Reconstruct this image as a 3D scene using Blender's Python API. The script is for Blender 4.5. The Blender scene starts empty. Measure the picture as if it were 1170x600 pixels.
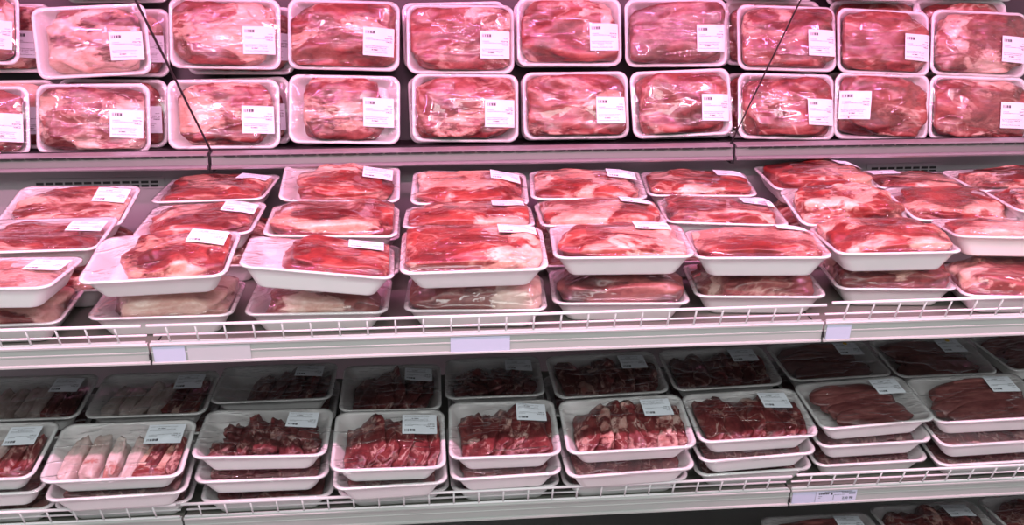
import bpy, bmesh, math, random
import numpy as np
from mathutils import Vector, Matrix, noise
from mathutils.bvhtree import BVHTree

S = bpy.context.scene
C = S.collection
S.view_settings.view_transform = 'Standard'
S.view_settings.look = 'None'
S.view_settings.gamma = 1
S.view_settings.use_curve_mapping = False
S.view_settings.exposure = EXPOSURE = 0.0
S.cycles.transparent_max_bounces = 24
S.cycles.max_bounces = 8
S.cycles.sample_clamp_indirect = 6.0

# ------------------------------------------------------------------ camera
F = 1104.0
YAW, PITCH = 0.0865, 0.3063
fw = Vector((math.sin(YAW)*math.cos(PITCH), math.cos(YAW)*math.cos(PITCH), -math.sin(PITCH)))
rt = Vector((math.cos(YAW), -math.sin(YAW), 0))
up = rt.cross(fw)
cam = bpy.data.objects.new('camera', bpy.data.cameras.new('camera'))
C.objects.link(cam)
M = Matrix((rt, up, -fw)).transposed().to_4x4()
cam.matrix_world = M
cam.data.sensor_width = 36
cam.data.lens = 36*F/1170
cam.data.clip_start = .02
S.camera = cam

# ------------------------------------------------------------------ shelf lines (front top edge of each price rail)
YT, ZT = 2.2644, -0.463
YM, ZM, TM = 1.6575, -0.6621, 0.0762
YL, ZL, TL = 1.7382, -1.0709, 0.1582
TT = 1.288
XA, W = -0.5102, 1.25
FLOOR_M, FLOOR_L = -0.0225, -0.0080        # deck height over the front edge, along the shelf normal
TH = 0.045                                # tray height

# ------------------------------------------------------------------ node helpers
def mat(name, rough=.5, metal=0., col=(.8, .8, .8), spec=.5):
    m = bpy.data.materials.new(name); m.use_nodes = True
    b = m.node_tree.nodes['Principled BSDF']
    b.inputs['Base Color'].default_value = (*col, 1)
    b.inputs['Roughness'].default_value = rough
    b.inputs['Metallic'].default_value = metal
    b.inputs['Specular IOR Level'].default_value = spec
    return m, m.node_tree.nodes, m.node_tree.links, b

def nd(nodes, kind, **kw):
    n = nodes.new(kind)
    for k, v in kw.items():
        if k.startswith('i_'):
            n.inputs[k[2:].replace('_', ' ')].default_value = v
        else:
            setattr(n, k, v)
    return n

def mth(nodes, links, op, a, b=None, c=None, clamp=False):
    n = nodes.new('ShaderNodeMath'); n.operation = op; n.use_clamp = clamp
    for i, v in enumerate((a, b, c)):
        if v is None: continue
        if isinstance(v, (int, float)): n.inputs[i].default_value = v
        else: links.new(v, n.inputs[i])
    return n.outputs[0]

def ramp(nodes, links, fac, stops):
    r = nodes.new('ShaderNodeValToRGB')
    while len(r.color_ramp.elements) < len(stops): r.color_ramp.elements.new(.5)
    for e, (p, c) in zip(r.color_ramp.elements, stops):
        e.position = p; e.color = (*c, 1)
    links.new(fac, r.inputs[0])
    return r.outputs[0]

def bump(nodes, links, b, h, dist=.001, strength=1., prev=None):
    n = nodes.new('ShaderNodeBump'); n.inputs['Distance'].default_value = dist
    n.inputs['Strength'].default_value = strength
    links.new(h, n.inputs['Height'])
    if prev: links.new(prev, n.inputs['Normal'])
    if b: links.new(n.outputs[0], b.inputs['Normal'])
    return n.outputs[0]

# foam tray
def mk_foam():
    m, n, l, b = mat('foam_tray_white', .32, 0, (.86, .85, .84), .5)
    tc = nd(n, 'ShaderNodeTexCoord')
    no = nd(n, 'ShaderNodeTexNoise', i_Scale=700., i_Detail=2.)
    l.new(tc.outputs['Object'], no.inputs['Vector'])
    bump(n, l, b, no.outputs[0], .0003, .5)
    b.inputs['Subsurface Weight'].default_value = 0.0
    b.inputs['Coat Weight'].default_value = .25
    b.inputs['Coat Roughness'].default_value = .12
    return m
FOAM = mk_foam()

# meat: object colour carries (fat share, seed, dullness)
def mk_meat(name, reds, fats, scale, streak, seamk=.6, distort=1.1, bumpd=.0020, coat=.35, base_t=.53, soft=.035):
    m, n, l, b = mat(name, .36, 0, (.5, .05, .05), .5)
    tc = nd(n, 'ShaderNodeTexCoord'); oi = nd(n, 'ShaderNodeObjectInfo')
    sep = nd(n, 'ShaderNodeSeparateColor'); l.new(oi.outputs['Color'], sep.inputs[0])
    seed = mth(n, l, 'MULTIPLY', sep.outputs[1], 97.)
    mp = nd(n, 'ShaderNodeMapping'); mp.inputs['Scale'].default_value = streak
    l.new(tc.outputs['Object'], mp.inputs['Vector'])
    def ns(sc, det, rough, dist, off=0.):
        t = nd(n, 'ShaderNodeTexNoise', noise_dimensions='4D', i_Scale=float(sc), i_Detail=float(det+1), i_Roughness=rough+.03, i_Distortion=dist)
        l.new(mp.outputs[0], t.inputs['Vector']); l.new(mth(n, l, 'ADD', seed, off), t.inputs['W']); return t.outputs[0]
    big = ns(scale, 5, .52, distort); mid = ns(scale*1.8, 4, .6, .8, 31.); fib = ns(120, 4, .65, .4, 57.); rid = ns(scale*1.25, 3, .5, distort*.8, 13.)
    t0 = mth(n, l, 'SUBTRACT', base_t+.16, mth(n, l, 'MULTIPLY', sep.outputs[0], .32))
    a = mth(n, l, 'DIVIDE', mth(n, l, 'SUBTRACT', mth(n, l, 'ADD', big, mth(n, l, 'MULTIPLY', mth(n, l, 'SUBTRACT', fib, .5), .10)), t0), soft, clamp=True)
    seam = mth(n, l, 'SUBTRACT', 1., mth(n, l, 'MULTIPLY', mth(n, l, 'ABSOLUTE', mth(n, l, 'SUBTRACT', rid, .5)), 34.), clamp=True)
    gate = mth(n, l, 'MULTIPLY', mth(n, l, 'SUBTRACT', mid, .42), 7., clamp=True)
    fac = mth(n, l, 'MAXIMUM', a, mth(n, l, 'MULTIPLY', mth(n, l, 'MULTIPLY', seam, gate), seamk))
    var = mth(n, l, 'ADD', mid, mth(n, l, 'MULTIPLY', mth(n, l, 'SUBTRACT', fib, .5), .5))
    rc = ramp(n, l, var, [(p, c) for p, c in zip((.32, .5, .66), reds)])
    fc = ramp(n, l, var, [(p, c) for p, c in zip((.36, .52, .66), fats)])
    mx = nd(n, 'ShaderNodeMix', data_type='RGBA'); l.new(fac, mx.inputs[0]); l.new(rc, mx.inputs[6]); l.new(fc, mx.inputs[7])
    hs = nd(n, 'ShaderNodeHueSaturation'); l.new(mx.outputs[2], hs.inputs['Color'])
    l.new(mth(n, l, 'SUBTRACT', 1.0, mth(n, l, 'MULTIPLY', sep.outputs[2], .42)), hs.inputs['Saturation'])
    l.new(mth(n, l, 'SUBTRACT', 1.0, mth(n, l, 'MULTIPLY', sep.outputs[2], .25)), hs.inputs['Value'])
    l.new(hs.outputs[0], b.inputs['Base Color'])
    h = mth(n, l, 'ADD', mth(n, l, 'MULTIPLY', fib, .35), mth(n, l, 'MULTIPLY', fac, .6))
    bump(n, l, b, h, bumpd, .9)
    b.inputs['Coat Weight'].default_value = coat
    b.inputs['Coat Roughness'].default_value = .18
    return m
JOINT = mk_meat('pork_joint_marbled', [(.11, .007, .008), (.26, .028, .024), (.40, .080, .060)], [(.60, .25, .18), (.72, .41, .32), (.83, .60, .50)], 6.5, (.6, 1.3, 1.), base_t=.55)
STEAK = mk_meat('pork_steak_marbled', [(.09, .013, .016), (.18, .033, .035), (.28, .065, .062)], [(.50, .18, .16), (.62, .36, .31), (.74, .54, .48)], 15., (1., .8, 1.), .9, base_t=.60)
RIND = mk_meat('pork_rib_rind', [(.45, .12, .11), (.55, .22, .18), (.62, .34, .29)], [(.60, .44, .40), (.70, .58, .54), (.78, .68, .64)], 9., (.6, 1., 1.), .3, base_t=.40)
LIVER = mk_meat('pork_fillet_slice', [(.14, .030, .032), (.23, .065, .064), (.32, .11, .10)], [(.40, .17, .15), (.48, .25, .22), (.56, .35, .30)], 9., (.6, 1.4, 1.), .0, base_t=.60, soft=.12)

# cling film: clear sheet with glossy wrinkles
def mk_film():
    m = bpy.data.materials.new('cling_film'); m.use_nodes = True
    n, l = m.node_tree.nodes, m.node_tree.links
    n.clear()
    out = nd(n, 'ShaderNodeOutputMaterial'); mix = nd(n, 'ShaderNodeMixShader')
    tr = nd(n, 'ShaderNodeBsdfTransparent'); tr.inputs[0].default_value = (.975, .975, .98, 1)
    gl = nd(n, 'ShaderNodeBsdfGlossy'); gl.inputs['Roughness'].default_value = .055
    gl.inputs['Color'].default_value = (1, 1, 1, 1)
    tc = nd(n, 'ShaderNodeTexCoord'); oi = nd(n, 'ShaderNodeObjectInfo')
    seed = mth(n, l, 'MULTIPLY', oi.outputs['Random'], 50.)
    wv = nd(n, 'ShaderNodeTexNoise', noise_dimensions='4D', i_Scale=16., i_Detail=3., i_Roughness=.5)
    mq = nd(n, 'ShaderNodeMapping'); mq.inputs['Scale'].default_value = (.42, 1.25, 1.)
    l.new(tc.outputs['Object'], mq.inputs['Vector']); l.new(mq.outputs[0], wv.inputs['Vector']); l.new(seed, wv.inputs['W'])
    r = mth(n, l, 'ABSOLUTE', mth(n, l, 'SUBTRACT', wv.outputs[0], .5))
    fold = mth(n, l, 'POWER', mth(n, l, 'SUBTRACT', 1., mth(n, l, 'MULTIPLY', r, 9.), clamp=True), 3.)
    fine = nd(n, 'ShaderNodeTexNoise', noise_dimensions='4D', i_Scale=55., i_Detail=2.)
    mp = nd(n, 'ShaderNodeMapping'); mp.inputs['Scale'].default_value = (1., .25, 1.); mp.inputs['Rotation'].default_value = (0, 0, .5)
    l.new(tc.outputs['Object'], mp.inputs['Vector']); l.new(mp.outputs[0], fine.inputs['Vector']); l.new(seed, fine.inputs['W'])
    h = mth(n, l, 'ADD', mth(n, l, 'MULTIPLY', fold, 1.), mth(n, l, 'MULTIPLY', fine.outputs[0], .22))
    bn = bump(n, l, None, h, .0028, 1.)
    l.new(bn, gl.inputs['Normal'])
    fr = nd(n, 'ShaderNodeFresnel'); fr.inputs[0].default_value = 1.42
    l.new(bn, fr.inputs['Normal'])
    # two faces reflect, so the sheet returns a little more than one interface
    l.new(mth(n, l, 'MINIMUM', mth(n, l, 'MULTIPLY', fr.outputs[0], 1.7), .6), mix.inputs[0])
    l.new(tr.outputs[0], mix.inputs[1]); l.new(gl.outputs[0], mix.inputs[2]); l.new(mix.outputs[0], out.inputs[0])
    return m
FILM = mk_film()

# printed paper label, pattern in UV (v runs up the label)
def mk_label():
    m, n, l, b = mat('label_paper_printed', .55, 0, (.80, .84, .90), .3)
    uv = nd(n, 'ShaderNodeUVMap'); sp = nd(n, 'ShaderNodeSeparateXYZ'); l.new(uv.outputs[0], sp.inputs[0])
    u, v = sp.outputs[0], sp.outputs[1]
    def between(x, a, c):
        return mth(n, l, 'MULTIPLY', mth(n, l, 'GREATER_THAN', x, a), mth(n, l, 'LESS_THAN', x, c))
    def glyph(sx, sy, th):
        mp = nd(n, 'ShaderNodeMapping'); mp.inputs['Scale'].default_value = (sx, sy, 1)
        l.new(uv.outputs[0], mp.inputs['Vector'])
        wn = nd(n, 'ShaderNodeTexNoise', i_Scale=1., i_Detail=1.); l.new(mp.outputs[0], wn.inputs['Vector'])
        return mth(n, l, 'GREATER_THAN', wn.outputs[0], th)
    bars = glyph(105, .5, .45); txt = glyph(60, 45, .50); big = glyph(38, 22, .46)
    tot = None
    for (u0, u1, v0, v1, g, k) in ((.07, .37, .77, .88, bars, .95), (.80, .93, .71, .745, txt, .8), (.70, .95, .60, .65, big, .85), (.08, .30, .60, .635, txt, .8),
                                   (.08, .95, .545, .575, txt, .8), (.74, .94, .49, .53, big, .8), (.07, .82, .315, .345, txt, .85),
                                   (.07, .76, .26, .29, txt, .85), (.26, .48, .185, .225, big, .9), (.62, .76, .19, .22, txt, .5), (.07, .80, .10, .13, txt, .8)):
        a = mth(n, l, 'MULTIPLY', mth(n, l, 'MULTIPLY', between(u, u0, u1), between(v, v0, v1)), mth(n, l, 'MULTIPLY', g, k))
        tot = a if tot is None else mth(n, l, 'ADD', tot, a)
    mx = nd(n, 'ShaderNodeMix', data_type='RGBA')
    l.new(tot, mx.inputs[0]); mx.inputs[6].default_value = (.80, .84, .90, 1); mx.inputs[7].default_value = (.02, .02, .03, 1)
    l.new(mx.outputs[2], b.inputs['Base Color'])
    return m
PAPER = mk_label()

def simple(name, col, rough, metal=0., nscale=0, amt=.1, spec=.5):
    m, n, l, b = mat(name, rough, metal, col, spec)
    if nscale:
        tc = nd(n, 'ShaderNodeTexCoord'); no = nd(n, 'ShaderNodeTexNoise', i_Scale=float(nscale), i_Detail=4.)
        l.new(tc.outputs['Object'], no.inputs['Vector'])
        l.new(ramp(n, l, no.outputs[0], [(.3, tuple(c*(1-amt) for c in col)), (.7, tuple(min(1, c*(1+amt)) for c in col))]), b.inputs['Base Color'])
    return m
ENAMEL = simple('white_enamel', (.44, .465, .44), .35, 0, 5, .04)
WIRE = simple('white_coated_wire', (.82, .82, .82), .3)
DECK = simple('grey_shelf_deck', (.16, .165, .14), .35, .2, 8, .08)
ALU = simple('brushed_aluminium', (.42, .38, .40), .42, .6, 40, .06)
STRIP = simple('grey_price_strip', (.13, .145, .13), .4, 0, 6, .05)
DARK = simple('dark_rubber', (.012, .010, .012), .5)
BACKM = simple('dark_back_panel', (.035, .026, .030), .45, 0, 9, .2)
PANEL = simple('painted_back_wall', (.30, .27, .29), .4, 0, 6, .04)
CARD = simple('lilac_price_card', (.60, .63, .80), .5)
CARD2 = simple('grey_card_holder', (.55, .56, .58), .3)
INK = simple('black_ink', (.02, .02, .025), .6)
CABLE = simple('black_cable', (.02, .018, .02), .45)
STICK = simple('yellow_sticker', (.75, .5, .08), .5)
TILE = simple('store_floor_grey', (.45, .44, .42), .5, 0, 3, .08)
HOODM = simple('white_hood_paint', (.75, .74, .75), .5, 0, 4, .03)

# ------------------------------------------------------------------ mesh helpers
def link(name, me, m, parent=None):
    o = bpy.data.objects.new(name, me); C.objects.link(o)
    if m and not me.materials: me.materials.append(m)
    if parent: o.parent = parent
    return o

def bm_mesh(bm, name, smooth=False):
    bmesh.ops.recalc_face_normals(bm, faces=bm.faces)
    me = bpy.data.meshes.new(name); bm.to_mesh(me); bm.free()
    if smooth:
        for p in me.polygons: p.use_smooth = True
    return me

def add_box(bm, x0, x1, y0, y1, z0, z1, mx=None):
    vs = [bm.verts.new((x, y, z)) for x in (x0, x1) for y in (y0, y1) for z in (z0, z1)]
    if mx: 
        for v in vs: v.co = mx @ v.co
    for f in ((0, 1, 3, 2), (4, 6, 7, 5), (0, 4, 5, 1), (2, 3, 7, 6), (0, 2, 6, 4), (1, 5, 7, 3)):
        bm.faces.new([vs[i] for i in f])

def add_prism(bm, prof, x0, x1):
    """closed yz profile extruded along x"""
    a = [bm.verts.new((x0, y, z)) for y, z in prof]; b = [bm.verts.new((x1, y, z)) for y, z in prof]
    n = len(prof)
    for i in range(n): bm.faces.new((a[i], a[(i+1) % n], b[(i+1) % n], b[i]))
    bm.faces.new(a); bm.faces.new(b[::-1])

def add_tube(bm, p0, p1, r, n=8):
    p0, p1 = Vector(p0), Vector(p1); d = (p1-p0).normalized()
    a = d.orthogonal().normalized(); b = d.cross(a)
    R = []
    for p in (p0, p1):
        R.append([bm.verts.new(p + (a*math.cos(2*math.pi*i/n) + b*math.sin(2*math.pi*i/n))*r) for i in range(n)])
    for i in range(n): bm.faces.new((R[0][i], R[0][(i+1) % n], R[1][(i+1) % n], R[1][i]))
    bm.faces.new(R[0][::-1]); bm.faces.new(R[1])

def rrect(w, d, r, n=9):
    pts = []
    for cx, cy, a0 in ((w/2-r, d/2-r, 0), (-w/2+r, d/2-r, 90), (-w/2+r, -d/2+r, 180), (w/2-r, -d/2+r, 270)):
        for i in range(n):
            a = math.radians(a0 + 90*i/(n-1)); pts.append((cx + r*math.cos(a), cy + r*math.sin(a)))
    return pts

def insy(i): return i if i < .008 else .008+(i-.008)*.5

_trays = {}
def tray_mesh(w, d):
    key = (round(w, 3), round(d, 3))
    if key in _trays: return _trays[key]
    bm = bmesh.new()
    rings = [  # inset, z, corner radius
        (.036, 0.000, .018), (.031, 0.0008, .018), (.028, .004, .020), (.016, .025, .020), (.0075, .0385, .022), (.0040, .0400, .023),
        (.0006, .0410, .024), (0, .0430, .024), (.0007, .0445, .024), (.0035, TH, .023), (.0065, .0446, .022), (.0085, .0428, .021),
        (.016, .029, .019), (.029, .0080, .019), (.032, .0057, .017), (.037, .005, .017)]
    prev = None
    for ins, z, r in rings:
        R = [bm.verts.new((x, y, z)) for x, y in rrect(w-2*ins, d-2*insy(ins), r)]
        if prev:
            for i in range(len(R)): bm.faces.new((prev[i], prev[(i+1) % len(R)], R[(i+1) % len(R)], R[i]))
        else: bm.faces.new(R[::-1])
        prev = R
    bm.faces.new(prev)
    # drainage dimples pressed as shallow ribs on the floor
    me = bm_mesh(bm, 'tray', True); me.materials.append(FOAM)
    _trays[key] = me
    return me

def blob(cx, cy, z0, rx, ry, H, seed, rot=(0, 0, 0), amp=.14, sq=2.6, nu=44, nv=22, flat=True, lump=1.0):
    """irregular rounded piece; flat=True: underside flattened, resting at z0"""
    bm = bmesh.new(); off = Vector((seed*3.17, seed*1.31, seed*.77)); e = 2./sq
    def sp(c): return math.copysign(abs(c)**e, c)
    rows = []
    for j in range(nv+1):
        th = math.pi*j/nv - math.pi/2; row = []
        for i in range(nu):
            ph = 2*math.pi*i/nu
            x, y, z = sp(math.cos(ph))*sp(math.cos(th)), sp(math.sin(ph))*sp(math.cos(th)), sp(math.sin(th))
            q = Vector((x, y, z))
            n1 = noise.noise(q*1.1*lump + off); n2 = noise.noise(q*2.3*lump + off*2); n3 = noise.noise(q*5.5 + off*3)
            cr = -abs(noise.noise(q*Vector((1.3, 2.2, 1.6)) + off*4)) if True else 0
            k = 1 + amp*(1.5*n1 + .8*n2 + .28*n3 + .6*cr)
            q = Vector((x*rx*k, y*ry*k, z*(H/2)*(1 + amp*(1.9*n2 + 1.0*n1 + .45*n3 + 1.3*cr))))
            row.append(q)
            if j in (0, nv): break
        rows.append(row)
    rm = Matrix.Rotation(rot[2], 3, 'Z') @ Matrix.Rotation(rot[1], 3, 'Y') @ Matrix.Rotation(rot[0], 3, 'X')
    V = []
    for row in rows:
        R = []
        for q in row:
            q = rm @ q; q.z += H/2 if flat else 0
            q = Vector((cx + q.x, cy + q.y, z0 + q.z))
            if flat: q.z = max(q.z, z0 + .0005)
            else: q.z = max(q.z, .0062)
            R.append(bm.verts.new(q))
        V.append(R)
    for j in range(1, nv-1):
        for i in range(nu): bm.faces.new((V[j][i], V[j][(i+1) % nu], V[j+1][(i+1) % nu], V[j+1][i]))
    for i in range(nu):
        bm.faces.new((V[0][0], V[1][(i+1) % nu], V[1][i])); bm.faces.new((V[nv][0], V[nv-1][i], V[nv-1][(i+1) % nu]))
    return bm

def clampmesh(bm, w, d):
    """keeps the pieces inside the sloping tray walls"""
    for v in bm.verts:
        ins = .0105 + (.037-.0105)*max(0, min(1, (.042-v.co.z)/.036))
        lx, ly = w/2-ins, d/2-insy(ins)
        v.co.x = max(-lx, min(lx, v.co.x)); v.co.y = max(-ly, min(ly, v.co.y))
        r = .020; ax, ay = abs(v.co.x)-(lx-r), abs(v.co.y)-(ly-r)
        if ax > 0 and ay > 0:
            q = math.hypot(ax, ay)
            if q > r:
                v.co.x = math.copysign(lx-r+ax*r/q, v.co.x); v.co.y = math.copysign(ly-r+ay*r/q, v.co.y)

# ------------------------------------------------------------------ package
GX, GY = 66, 44
def film_height(w, d, bms):
    trees = [BVHTree.FromBMesh(b) for b in bms]
    xs = np.linspace(-w/2, w/2, GX); ys = np.linspace(-d/2, d/2, GY)
    obs = np.zeros((GY, GX))
    for j, y in enumerate(ys):
        for i, x in enumerate(xs):
            top = 0
            for t in trees:
                hit = t.ray_cast(Vector((x, y, .3)), Vector((0, 0, -1)))
                if hit[0] is not None: top = max(top, hit[0].z)
            obs[j, i] = top + .0016 if top else 0
    X, Y = np.meshgrid(xs, ys)
    ax = np.abs(X)-(w/2-.028); ay = np.abs(Y)-(d/2-.028)
    edge = (np.maximum(np.abs(X)-w/2+.006, np.abs(Y)-d/2+.006) > 0) | ((ax > 0) & (ay > 0) & (np.hypot(ax, ay) > .022))
    rim = TH + .0007
    h = np.maximum(obs, rim); h[edge] = rim
    for _ in range(420):
        a = h.copy()
        a[1:-1, 1:-1] = .25*(h[:-2, 1:-1] + h[2:, 1:-1] + h[1:-1, :-2] + h[1:-1, 2:])
        h = np.maximum(a, np.maximum(obs, 0)); h[edge] = rim
    for _ in range(3):                       # the sheet rounds over small bumps
        a = h.copy(); a[1:-1, 1:-1] = .5*h[1:-1, 1:-1] + .125*(h[:-2, 1:-1] + h[2:, 1:-1] + h[1:-1, :-2] + h[1:-1, 2:]); a[edge] = rim
        h = np.maximum(a, obs - .0008)
        h[edge] = rim
    def f(x, y):
        u = (x/w+.5)*(GX-1); v = (y/d+.5)*(GY-1)
        u = max(0, min(GX-1.001, u)); v = max(0, min(GY-1.001, v)); i, j = int(u), int(v); a, b = u-i, v-j
        return float((h[j, i]*(1-a) + h[j, i+1]*a)*(1-b) + (h[j+1, i]*(1-a) + h[j+1, i+1]*a)*b)
    return f

def film_mesh(w, d, f):
    bm = bmesh.new(); ring = rrect(w+.0014, d+.0014, .025); n = len(ring); prev = None
    R = [bm.verts.new((x*1.001, y*1.001, TH-.0065)) for x, y in rrect(w+.0006, d+.0006, .025)]; prev = R
    K = 20
    R = [bm.verts.new((x, y, TH-.0025)) for x, y in ring]
    for i in range(n): bm.faces.new((prev[i], prev[(i+1) % n], R[(i+1) % n], R[i]))
    prev = R
    for k in range(K):
        s = 1-(k/K)-.004 if k else .993
        R = [bm.verts.new((x*s, y*s, max(f(x*s, y*s), TH+.0006 if k == 0 else 0))) for x, y in ring]
        for i in range(n): bm.faces.new((prev[i], prev[(i+1) % n], R[(i+1) % n], R[i]))
        prev = R
    c = bm.verts.new((0, 0, f(0, 0)))
    for i in range(n): bm.faces.new((prev[i], prev[(i+1) % n], c))
    return bm_mesh(bm, 'film', True)

def label_mesh(f, lx, ly, rot, lw, lh, flip):
    n = 9; bm = bmesh.new(); uvl = bm.loops.layers.uv.new('UVMap'); g = []
    cr, sr = math.cos(rot), math.sin(rot)
    for j in range(n):
        for i in range(n):
            u, v = i/(n-1), j/(n-1); a, b = (u-.5)*lw, (v-.5)*lh
            x, y = lx + a*cr - b*sr, ly + a*sr + b*cr
            g.append((x, y, f(x, y)))
    # paper is stiffer than film: blend each height towards the best plane
    A = np.array([(p[0], p[1], 1) for p in g]); z = np.array([p[2] for p in g])
    co = np.linalg.lstsq(A, z, rcond=None)[0]; pl = A @ co
    z2 = np.maximum(z, .35*z + .65*pl) + .0009
    def vert(p, zz): return bm.verts.new((p[0], p[1], zz))
    V = [vert(p, zz) for p, zz in zip(g, z2)]
    for j in range(n-1):
        for i in range(n-1):
            ids = ((i, j), (i+1, j), (i+1, j+1), (i, j+1))
            fc = bm.faces.new([V[b*n+a] for a, b in ids])
            for lp, (a, b) in zip(fc.loops, ids):
                u, v = a/(n-1), b/(n-1)
                if flip: v = 1-v
                lp[uvl].uv = (u, v)
    ge = bmesh.ops.extrude_face_region(bm, geom=bm.faces[:])
    for e in ge['geom']:
        if isinstance(e, bmesh.types.BMVert): e.co.z += .0003
    me = bpy.data.meshes.new('label'); 
    bmesh.ops.recalc_face_normals(bm, faces=bm.faces)
    bm.to_mesh(me); bm.free()
    return me, float(co[0]*lx + co[1]*ly + co[2])

def contents(kind, w, d, rnd, x0, x1, H):
    """list of (part name, bmesh, material, fat)"""
    out = []; seed = rnd.random()*40
    if kind in ('joint', 'round'): H += .006
    cx = (x0+x1)/2*w - w/2; rx = (x1-x0)*w/2
    if kind == 'joint':
        out.append(('meat_joint', blob(cx, rnd.uniform(-.003, .003), .0055, rx*1.04, d*.485, H, seed, (0, 0, rnd.uniform(-.06, .06)), .135, 3.4, 72, 36), JOINT))
    elif kind == 'round':
        out.append(('meat_joint', blob(cx, rnd.uniform(-.004, .004), .0055, rx*1.03, d*.49, H, seed, (0, 0, rnd.uniform(-.15, .15)), .17, 2.6, 72, 36), JOINT))
    elif kind == 'steaks':       # broad slices shingled from right to left
        k = max(5, int(round(rx*2/.036)))
        for i in range(k):
            x = cx - rx + .030 + (2*rx-.056)*i/(k-1)
            arch = 1 - .30*abs(2*i/(k-1)-1)
            out.append(('meat_slice', blob(x, rnd.uniform(-.004, .003), .030*arch+rnd.uniform(0, .003), rnd.uniform(.031, .038), d*.385*rnd.uniform(.9, 1.06), .023, seed+i*7, (rnd.uniform(-.10, .16), -rnd.uniform(.30, .62), rnd.uniform(-.16, .16)), .23, 2.5, 36, 18, False), STEAK))
    elif kind == 'chops':        # cut rib strips lying side by side, pale rind up
        k = 6
        for i in range(k):
            x = cx - rx + .018 + (2*rx-.035)*i/(k-1)
            pale = i in (0, 1, 2, 3)
            out.append(('rib_strip', blob(x, rnd.uniform(-.006, .004) - .006, .023, .0135*rnd.uniform(.9, 1.2), d*.30*rnd.uniform(.85, 1.08), .034, seed+i*5, (rnd.uniform(.10, .32), rnd.uniform(-.3, .3), rnd.uniform(-.38, -.12)), .13, 4.6, 30, 18, False), RIND if pale else STEAK))
        out.append(('meat_slice', blob(cx+rx*.55, -.004, .0058, rx*.42, d*.34, .026, seed+77, (0, 0, 0), .16, 2.8, 30, 16), JOINT))
    elif kind == 'chunks':
        for i in range(13):
            x = cx + (i/12*2-1)*rx*.80; y = (-.20, .14, -.02)[i % 3]*d + rnd.uniform(-.01, .01)
            out.append(('meat_piece', blob(x, y, .020+rnd.uniform(.002, .014)*(1.1-abs(x-cx)/rx), .030*rnd.uniform(.85, 1.2), .024*rnd.uniform(.85, 1.3), .030, seed+i*3, (rnd.uniform(-.5, .5), rnd.uniform(-.5, .5), rnd.uniform(.6, 2.4)), .36, 2.3, 30, 16, False), STEAK))
    elif kind == 'fillets':      # broad thin slices shingled from back to front
        for i in range(4):
            y = d*.22 - d*.135*i
            out.append(('meat_slice', blob(cx + rnd.uniform(-.008, .008) + (i-1.5)*.008, y, .034-.003*i, rx*rnd.uniform(.84, 1.0), d*.185, .024, seed+i*9, (.32, rnd.uniform(-.05, .05), rnd.uniform(-.10, .10)), .11, 2.4, 44, 18, False), LIVER))
    elif kind == 'flat':         # what little shows of the packs low in a stack
        for i in range(5):
            x = cx - rx + .025 + (2*rx-.05)*i/4
            out.append(('meat_slice', blob(x, 0, .0058, .030*rx/.1, d*.33, .023, seed+i*5, (0, 0, 0), .16, 2.6, 22, 12), STEAK))
    for _, b, _m in out: clampmesh(b, w, d)
    return out

PACKS = []
def package(name, basis, loc, w, d, kind, x0, x1, H, fat, dull, lab, label, cat, group, rs, lab_rot=0., dot=False):
    rnd = random.Random(rs)
    root = bpy.data.objects.new(name, None); C.objects.link(root); root.empty_display_size = .05
    root.matrix_world = Matrix.Translation(loc) @ basis.to_4x4()
    root['label'] = label; root['category'] = cat
    if group: root['group'] = group
    t = link('tray', tray_mesh(w, d), None, root)
    parts = contents(kind, w, d, rnd, x0, x1, H)
    f = film_height(w, d, [p[1] for p in parts])
    for i, (pn, b, m) in enumerate(parts):
        o = link(pn, bm_mesh(b, pn, True), m, root)
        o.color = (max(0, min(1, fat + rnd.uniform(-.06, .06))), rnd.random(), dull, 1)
    link('film', film_mesh(w, d, f), FILM, root)
    if lab:
        me, zc = label_mesh(f, lab[0]*w, lab[1]*d, lab_rot + rnd.uniform(-.03, .03), lab[2], lab[3], lab[4])
        lo = link('price_label', me, PAPER, root)
        if dot:
            bm = bmesh.new(); bmesh.ops.create_cone(bm, cap_ends=True, segments=20, radius1=.0055, radius2=.0055, depth=.0004)
            x, y = lab[0]*w+.004, lab[1]*d+lab[3]*.40
            bmesh.ops.translate(bm, verts=bm.verts, vec=(x, y, f(x, y)+.0022))
            link('sticker', bm_mesh(bm, 'sticker'), STICK, lo)
    PACKS.append(root)
    return root

def frame(shelf, x, s, h, rz, dt, tr):
    """pose of a tray rim from its place on a shelf: x, up the slope, over the slope, turn, pitch, roll"""
    Y0, Z0, tl = {'m': (YM, ZM, TM), 'l': (YL, ZL, TL), 't': (YT, ZT, TT)}[shelf]
    Sv = Vector((0, math.cos(tl), math.sin(tl))); N = Vector((0, -math.sin(tl), math.cos(tl))); X = Vector((1, 0, 0))
    c = Vector((x, Y0, Z0)) + Sv*s + N*h
    ax = X*math.cos(rz) + Sv*math.sin(rz); ay = -X*math.sin(rz) + Sv*math.cos(rz)
    ay2 = ay*math.cos(dt) + N*math.sin(dt); n2 = -ay*math.sin(dt) + N*math.cos(dt)
    ax2 = ax*math.cos(tr) + n2*math.sin(tr); n3 = -ax*math.sin(tr) + n2*math.cos(tr)
    n3 = ax2.cross(ay2).normalized()
    B = Matrix((ax2, ay2, n3)).transposed()
    return B, c - n3*TH

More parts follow.
